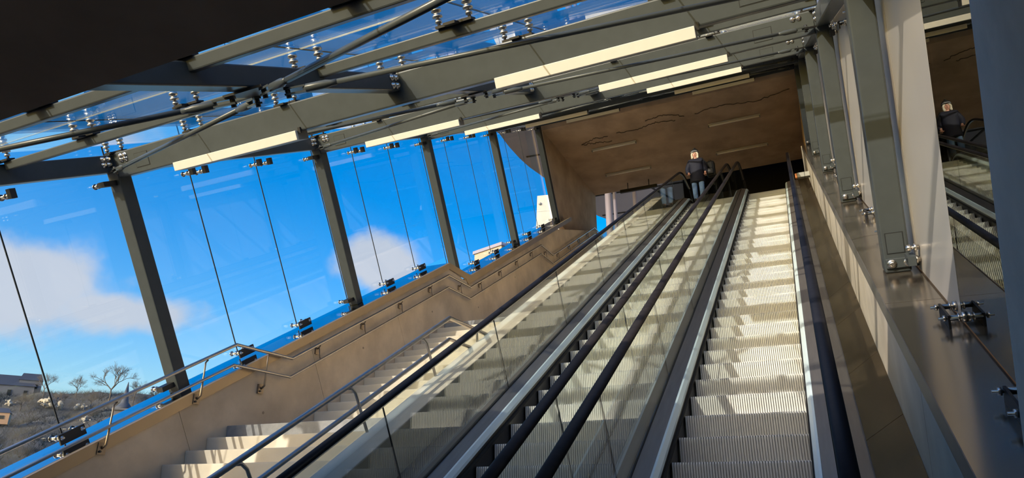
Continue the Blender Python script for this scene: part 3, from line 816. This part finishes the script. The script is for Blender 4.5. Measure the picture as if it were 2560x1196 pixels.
build('hat_band', MB().lathe(wp(0, -.01, .06), wp(0, .02, 1), [(0, .113), (.004, .119), (.026, .119), (.03, .113)], 18), M['grey_knit'], hat)


def hand(c, right):
    c = Vector(c); s = -1 if right else 1
    V = [(0, 0, .05), (0, -.02, 0)]; E = [(0, 1)]; Rr = [.026, .034]
    for i, (dx, l) in enumerate(((-.028, .06), (-.010, .07), (.010, .066), (.028, .052))):
        b_ = len(V); V += [(dx, -.045, -.012), (dx * 1.05, -.045 - l * .5, -.022), (dx * 1.05, -.045 - l * .75, -.022 - l * .45)]
        E += [(1, b_), (b_, b_ + 1), (b_ + 1, b_ + 2)]; Rr += [.0095, .009, .008]
    b_ = len(V); V += [(-s * .038, -.02, .005), (-s * .052, -.055, -.008)]; E += [(1, b_), (b_, b_ + 1)]; Rr += [.011, .009]
    return skin_obj('hand', [(c.x + v[0], c.y + v[1], c.z + v[2]) for v in V], E, Rr, M['skin'], pe, 1, 1)


hand((-.215, -.13, .87), True); hand((.258, -.06, .84), False)
bag = thing('backpack', 'large black backpack hanging at the left side of the person', 'bag', W(PX + .40, PY + .12, PZ + .85))
mb = MB(); mb.box(W, PX + .27, PX + .53, PY + .02, PY + .25, PZ + .80, PZ + 1.32)
build('bag_body', mb, M['black'], bag, bevel=.08)
build('strap', MB().tube([W(PX + .20, PY - .10, PZ + 1.38), W(PX + .30, PY - .09, PZ + 1.22), W(PX + .38, PY - .02, PZ + 1.02)], .018, 8), M['black'], bag)
build('pocket', MB().box(W, PX + .31, PX + .49, PY - .03, PY + .05, PZ + .85, PZ + 1.05), M['black'], bag, bevel=.03)
build('top_handle', MB().tube([W(PX + .36, PY + .14, PZ + 1.34), W(PX + .40, PY + .14, PZ + 1.385), W(PX + .44, PY + .14, PZ + 1.34)], .01, 6), M['black'], bag)

# ================================================================== OUTSIDE
# -- museum-like canopy building beyond the top of the stairs
zc = 16.0
edge = [(-25.54, 29.39), (-24.6, 28.3), (-23.56, 27.3), (-22.7, 26.6), (-21.85, 26.05), (-19, 24.05), (-16.51, 22.31), (-15.81, 22.04), (-14.84, 21.59), (-13.2, 21.0), (-10, 20.2)]
P = []
for az, el in edge:
    r = zc / math.tan(math.radians(el)); P.append((r * math.sin(math.radians(az)), r * math.cos(math.radians(az))))
P += [(6, 44), (8, 25), (-9.5, 21.5), (-12.9, 23.0)]
can = thing('canopy', 'grey panelled canopy of a building beyond the top of the stairs', 'building', W(-8, 34, zc))
n = len(P)
build('slab', MB().poly([W(x, y, zc + .02) for x, y in P] + [W(x, y, zc + 1.1) for x, y in P], [tuple(range(n)), tuple(range(2 * n - 1, n - 1, -1))] + [(i, (i + 1) % n, (i + 1) % n + n, i + n) for i in range(n)]), M['soffit'], can)


def inside(x, y):
    c = False; j = n - 1
    for i in range(n):
        if (P[i][1] > y) != (P[j][1] > y) and x < (P[j][0] - P[i][0]) * (y - P[i][1]) / (P[j][1] - P[i][1]) + P[i][0]: c = not c
        j = i
    return c


def seam(a, b, w=.05):
    a = Vector((*a, 0)); b = Vector((*b, 0)); N_ = int((b - a).length / .4); run = []
    d = (b - a).normalized(); q = Vector((-d.y, d.x, 0)) * w; mb = MB(); got = False
    cur = None
    for i in range(N_ + 1):
        p = a + (b - a) * (i / N_)
        if inside(p.x, p.y):
            if cur is None: cur = p
            last = p
        elif cur is not None:
            run.append((cur, last)); cur = None
    if cur is not None: run.append((cur, last))
    for p, r in run:
        if (r - p).length > .5:
            build('seam', MB().hexa([W(*(p - q).xy, zc - .02), W(*(r - q).xy, zc - .02), W(*(r + q).xy, zc - .02), W(*(p + q).xy, zc - .02), W(*(p - q).xy, zc + .03), W(*(r - q).xy, zc + .03), W(*(r + q).xy, zc + .03), W(*(p + q).xy, zc + .03)]), M['joint'], can)


for y in range(22, 46, 3): seam((-20, y), (8, y + 1.2))
for x in range(-22, 12, 5): seam((x, 21), (x + 9, 46))
for i, (az, r, w_) in enumerate(((-15.5, 30, .165), (-14.92, 31, .09), (-13.12, 33, .12))):
    x, y = r * math.sin(math.radians(az)), r * math.cos(math.radians(az))
    o = build('round_column', MB().lathe(W(x, y, 0), W(x, y, 20), [(0, w_ * 1.3), (.2, w_ * 1.3), (.2, w_), (15.9, w_), (15.9, w_ * 1.2), (15.99, w_ * 1.2)], 20), M['lilac'])
    setp(o, ('thick pale round column under the canopy, leftmost of three', 'thin pale round column close beside the thickest one under the canopy', 'pale round column under the canopy, standing apart on the right')[i], 'column', 'round columns under the canopy')


def yawbox(x, y, z0, z1, wx, wy, rot, tp=0.0):
    c, s_ = math.cos(rot), math.sin(rot)
    f = lambda a, b, zz, k: W(x + (a * c - b * s_) * k, y + (a * s_ + b * c) * k, zz)
    k = 1 - tp
    return MB().hexa([f(-wx, -wy, z0, 1), f(wx, -wy, z0, 1), f(wx, wy, z0, 1), f(-wx, wy, z0, 1), f(-wx, -wy, z1, k), f(wx, -wy, z1, k), f(wx, wy, z1, k), f(-wx, wy, z1, k)])


x, y = 36 * math.sin(math.radians(-14.2)), 36 * math.cos(math.radians(-14.2))
t = thing('white_cabin', 'plain white box-shaped cabin under the canopy, seen beside the columns', 'cabin', W(x, y, 13))
build('body', yawbox(x, y, 13.1, 14.08, .42, .42, .75), M['white_panel'], t, bevel=.02)
build('foot', yawbox(x, y, 8.05, 13.09, .12, .12, .75), M['lamp_grey'], t)
build('roof_sheet', yawbox(x, y, 14.085, 14.13, .44, .44, .75), M['white_panel'], t)
x, y = 62 * math.sin(math.radians(-20.9)), 62 * math.cos(math.radians(-20.9))
t = thing('stone_tower', 'pale tapering stone-clad tower seen through the last left pane', 'tower', W(x, y, 10))
for zz0, zz1, k in ((8, 22.0, 0), (22.02, 24.2, 0), (24.22, 25.75, 0), (25.77, 27.5, 0)):
    hw = 1.75 - (zz0 - 8) * .038
    build('stone_course', yawbox(x, y, zz0, zz1, hw, hw, .2, (zz1 - zz0) * .038 / hw), M['white_panel'], t)
build('lamp_globe', MB().ball(W(x - .5, y - 1.3, 26.6), .14), M['white_panel'], t)
x, y = 70 * math.sin(math.radians(-25.6)), 70 * math.cos(math.radians(-25.6))
t = thing('small_building', 'low beige building block rising just above the left coping', 'building', W(x, y, 15))
build('wall_block', yawbox(x, y, 8.05, 24.6, 2.1, 1.5, -.35), M['beige_clad'], t)
build('roof_sheet', yawbox(x, y, 24.61, 24.95, 2.25, 1.65, -.35), M['lilac'], t)

# -- wooded hillside across the valley
M['hill'] = mat('winter_hillside', (.078, .073, .070), .95, var=.5, scale=.12, stain=(.045, .055, .030), stain_scale=.05, stain_amt=.8, coord='World', bump=.6, bscale=.6)  # base colour shifted darker and bluer to put distance haze into it
M['bark'] = mat('bare_bark', (.085, .072, .066), .9)
M['bark_pale'] = mat('pale_twigs', (.17, .135, .115), .9)
M['rock'] = mat('pale_limestone', (.40, .36, .30), .9, var=.3, scale=.6, coord='World', bump=.6)
M['slate'] = mat('dark_slate_roof', (.045, .055, .085), .7)
M['plaster'] = mat('grey_plaster', (.17, .17, .19), .8, var=.1, scale=.5, coord='World')
M['ochre'] = mat('ochre_plaster', (.50, .30, .18), .8)
import mathutils.noise as mn


def skyline(az):
    pts = [(-80, 5.2), (-66, 6.2), (-61, 6.4), (-57, 6.6), (-53, 6.9), (-49, 6.2), (-44, 4.5), (-36, 2.5), (-20, 1)]
    for (a, e0), (b, e1) in zip(pts[:-1], pts[1:]):
        if az <= b: return e0 + (e1 - e0) * max(0, (az - a) / (b - a))
    return 1


def hill_z(az, r):
    zs = 200 * math.tan(math.radians(skyline(az)))
    t_ = min(1, max(0, (r - 45) / 155)); z_ = -9 + (t_ ** 1.15) * (zs + 9)
    if r > 200: z_ -= (r - 200) * .12
    x, y = r * math.sin(math.radians(az)), r * math.cos(math.radians(az))
    return z_ + 1.6 * mn.noise((x * .06, y * .06, 0)) + .9 * mn.noise((x * .17, y * .17, 3)) * (.4 + t_)


na, nr = 150, 70
V = []; F = []
for i in range(na + 1):
    az = -80 + 62 * i / na
    for j in range(nr + 1):
        r = 45 + 215 * j / nr
        V.append(W(r * math.sin(math.radians(az)), r * math.cos(math.radians(az)), hill_z(az, r)))
for i in range(na):
    for j in range(nr):
        a = i * (nr + 1) + j; F.append((a, a + 1, a + nr + 2, a + nr + 1))
hm = MB().poly(V, F, True)
setp(build('hillside', hm, M['hill']), 'brown winter hillside across the valley beyond the left glazing', 'hill')


def on_hill(az, el):
    lo = None
    for k in range(400):
        r = 50 + 150 * k / 400
        if math.degrees(math.atan2(hill_z(az, r), r)) >= el: return r
    return 199


random.seed(11)


def tree_mb(base, h, spread, seedv, depth=5, thick=.22):
    rnd = random.Random(seedv); mb = MB(); tr_ = MB()

    def grow(p, d, l, r, k):
        q = p + d * l * .5 + Vector((rnd.uniform(-1, 1), rnd.uniform(-1, 1), rnd.uniform(-.3, .6))) * l * .07
        e_ = q + (d + Vector((rnd.uniform(-1, 1), rnd.uniform(-1, 1), rnd.uniform(-.4, .5))) * (.10 if k > depth - 2 else .22)) * l * .5
        (tr_ if k == depth else mb).tube([p, q, e_], [r, r * .85, r * .68], 5 if k > 2 else 3, False)
        if k == 0: return
        nb = 3 if k > 3 else rnd.choice((3, 3, 4))
        for i in range(nb):
            a = rnd.uniform(0, 2 * math.pi); tilt = rnd.uniform(.30, .80) * spread * (1.1 if k == depth else 1)
            ax = d.orthogonal().normalized(); ax.rotate(__import__('mathutils').Quaternion(d, a + i * 2 * math.pi / nb))
            nd = (d * math.cos(tilt) + ax * math.sin(tilt)); nd.z += .12; nd.normalize()
            st_ = e_ if i else e_
            if k < depth and i and rnd.random() < .5: st_ = q
            grow(st_, nd, l * rnd.uniform(.62, .82), r * .62, k - 1)
    grow(Vector(base), Vector((0, 0, 1)), h * .26, thick, depth)
    return tr_, mb


TREES = [(-54.55, 6.15, 10.8, .95, 6, 'tallest bare tree on the hilltop, broad rounded crown'), (-56.6, 6.3, 6.6, 1.0, 6, 'bare hilltop tree left of the broad crowned one'), (-58.5, 6.2, 7.0, 1.1, 6, 'bushy pinkish bare tree right of the dark roofed fortress'), (-53.0, 5.9, 7.5, .9, 6, 'slender bare tree at the right edge of the broad crowned one'), (-55.6, 5.6, 5.5, 1.1, 6, 'low bare tree on the slope in front of the broad crowned one'), (-51.6, 6.0, 5.0, 1.0, 6, 'small bare tree nearest the steel column on the skyline'), (-57.5, 5.4, 5.0, 1.1, 6, 'low bare tree below the pinkish one'), (-59.6, 5.1, 5.0, 1.1, 6, 'low bare tree below the fortress')]
for i, (az, el, h, sp, dp, lab) in enumerate(TREES):
    r = on_hill(az, el); b_ = W(r * math.sin(math.radians(az)), r * math.cos(math.radians(az)), hill_z(az, r) - .3)
    t = thing('bare_tree', lab, 'tree', b_, 'bare trees on the hillside')
    tk, br = tree_mb(b_, h, sp, (74, 48, 63, 69, 47, 94, 63, 48)[i], dp, .22 if i == 0 else .12)
    build('trunk', tk, M['bark'], t); build('branches', br, M['bark_pale'] if i in (2, 6) else M['bark'], t)
# undergrowth: thin shrubs nobody could count
rnd = random.Random(5); mb = MB(); mb2 = MB()
for k in range(9000):
    az = rnd.uniform(-66, -47); r = rnd.uniform(95, 203)
    x, y = r * math.sin(math.radians(az)), r * math.cos(math.radians(az)); zz = hill_z(az, r)
    for q in range(6):
        a = rnd.uniform(0, 6.28); l = rnd.uniform(.3, 1.3) * (1.5 if k % 9 == 0 else 1); w_ = rnd.uniform(.006, .018)
        p0 = W(x, y, zz - .1); p1 = W(x + math.cos(a) * l * .9, y + math.sin(a) * l * .9, zz + l * .8)
        sdv = Vector((math.cos(az), math.sin(az), 0)) * w_
        (mb if k % 3 else mb2).poly([p0 - sdv, p0 + sdv, p1 + Vector((0, 0, .2)), p0 + Vector((0, w_ * 2, 0))], [(0, 1, 2), (1, 3, 2), (3, 0, 2)])
setp(build('undergrowth', mb, M['bark']), 'tangle of bare brown scrub covering the hillside', 'scrub', kind='stuff')
setp(build('undergrowth', mb2, mat('dark_scrub', (.05, .055, .035), .95)), 'darker evergreen scrub between the bare brown scrub', 'scrub', kind='stuff')
# limestone outcrops
ROCKS = [(-58.3, 5.7, 2.2, 'pale limestone outcrop near the left joint line, below the pinkish tree'), (-57.4, 5.5, 1.7, 'pale limestone outcrop right of the left joint line'), (-56.1, 5.6, 1.5, 'small pale outcrop below the second tree'), (-55.8, 4.8, 1.1, 'tall thin pale outcrop in the middle of the slope'), (-55.0, 5.5, 1.2, 'pale outcrop directly below the broad crowned tree'), (-60.2, 5.6, 1.3, 'pale outcrop at the far left below the fortress')]
for i, (az, el, sz, lab) in enumerate(ROCKS):
    r = on_hill(az, el); c0 = W(r * math.sin(math.radians(az)), r * math.cos(math.radians(az)), hill_z(az, r))
    mb = MB(); rn = random.Random(i + 40)
    for q in range(26):
        k_ = rn.uniform(.10, .34)
        mb.ball(c0 + Vector((rn.gauss(0, .55) * sz, rn.gauss(-.2, .3) * sz, rn.gauss(.1, .28) * sz)), sz * k_ * .8, sz * k_ * .7, sz * k_ * rn.uniform(.4, 1.1), 6, 4)
    for v in mb.v: v += mn.noise_vector(v * 1.7) * sz * .16
    mb.sm = [False] * len(mb.sm)
    setp(build('rock_outcrop', mb, M['rock']), lab, 'rock', 'limestone outcrops on the hillside')


def gable(name, az, r, zb, w_, d_, hw, hr_, rot, mw, mr, lab, cat, win=3):
    x, y = r * math.sin(math.radians(az)), r * math.cos(math.radians(az))
    t = thing(name, lab, cat, W(x, y, zb))
    build('wall_block', yawbox(x, y, zb, zb + hw, w_, d_, rot), mw, t)
    c, s_ = math.cos(rot), math.sin(rot)
    f = lambda a, b, zz: W(x + a * c - b * s_, y + a * s_ + b * c, zz)
    k = 1.06; z0 = zb + hw + .01
    build('roof', MB().poly([f(-w_ * k, -d_ * k, z0), f(w_ * k, -d_ * k, z0), f(w_ * k, d_ * k, z0), f(-w_ * k, d_ * k, z0), f(-w_ * .8, 0, z0 + hr_), f(w_ * .8, 0, z0 + hr_)], [(0, 3, 2, 1), (0, 1, 5, 4), (2, 3, 4, 5), (1, 2, 5), (3, 0, 4)]), mr, t)
    for i in range(win):
        xx = -w_ + 2 * w_ * (i + .5) / win
        build('window', MB().hexa([f(xx + a, -d_ - b, zb + hw * .45 + zz) for zz in (0, hw * .3) for a, b in ((-.35, -.05), (.35, -.05), (.35, .06), (-.35, .06))]), M['joint'], t)
    return t


rr = 194
gable('fortress', -60.9, rr, 19.0, 6.0, 3, 3.9, 2.6, math.radians(-60) * -1 * 0 + math.radians(60), M['plaster'], M['slate'], 'dark roofed fortress range on the skyline at the far left', 'fortress', 4)
gable('fortress', -59.4, rr, 21.0, 2.2, 2.2, 3.4, 1.8, math.radians(60), M['plaster'], M['slate'], 'squat fortress tower beside the pinkish bare tree', 'fortress', 2)
gable('house', -60.9, 150, 11.2, 2.2, 1.6, 1.9, .9, math.radians(55), M['ochre'], M['slate'], 'small ochre house on the slope at the left edge', 'house', 2)
gable('house', -51.4, 120, 7.5, 2.4, 1.8, 2.0, 1.0, math.radians(50), M['plaster'], M['slate'], 'grey roofed house between church and steel column', 'house', 3)
az = -53.55; r = 112; x, y = r * math.sin(math.radians(az)), r * math.cos(math.radians(az))
t = thing('church', 'small church with a pointed slate spire on the slope above the handrail', 'church', W(x, y, 4))
build('tower', yawbox(x, y, 4.0, 10.9, 1.25, 1.25, .9), M['plaster'], t)
build('belfry_cornice', yawbox(x, y, 10.91, 11.15, 1.45, 1.45, .9), M['plaster'], t)
build('spire', MB().lathe(W(x, y, 11.16), W(x, y, 30), [(0, 1.4), (.35, .95), (.9, .5), (3.8, .03)], 8), M['slate'], t)
for i in range(3):
    build('belfry_window', MB().box(lambda a, b, c: W(x + .25 + math.cos(.9) * a - math.sin(.9) * b, y - .9 + math.sin(.9) * a + math.cos(.9) * b, c), -.9 + .62 * i, -.55 + .62 * i, -.45, -.2, 8.6, 10.2), M['joint'], t)
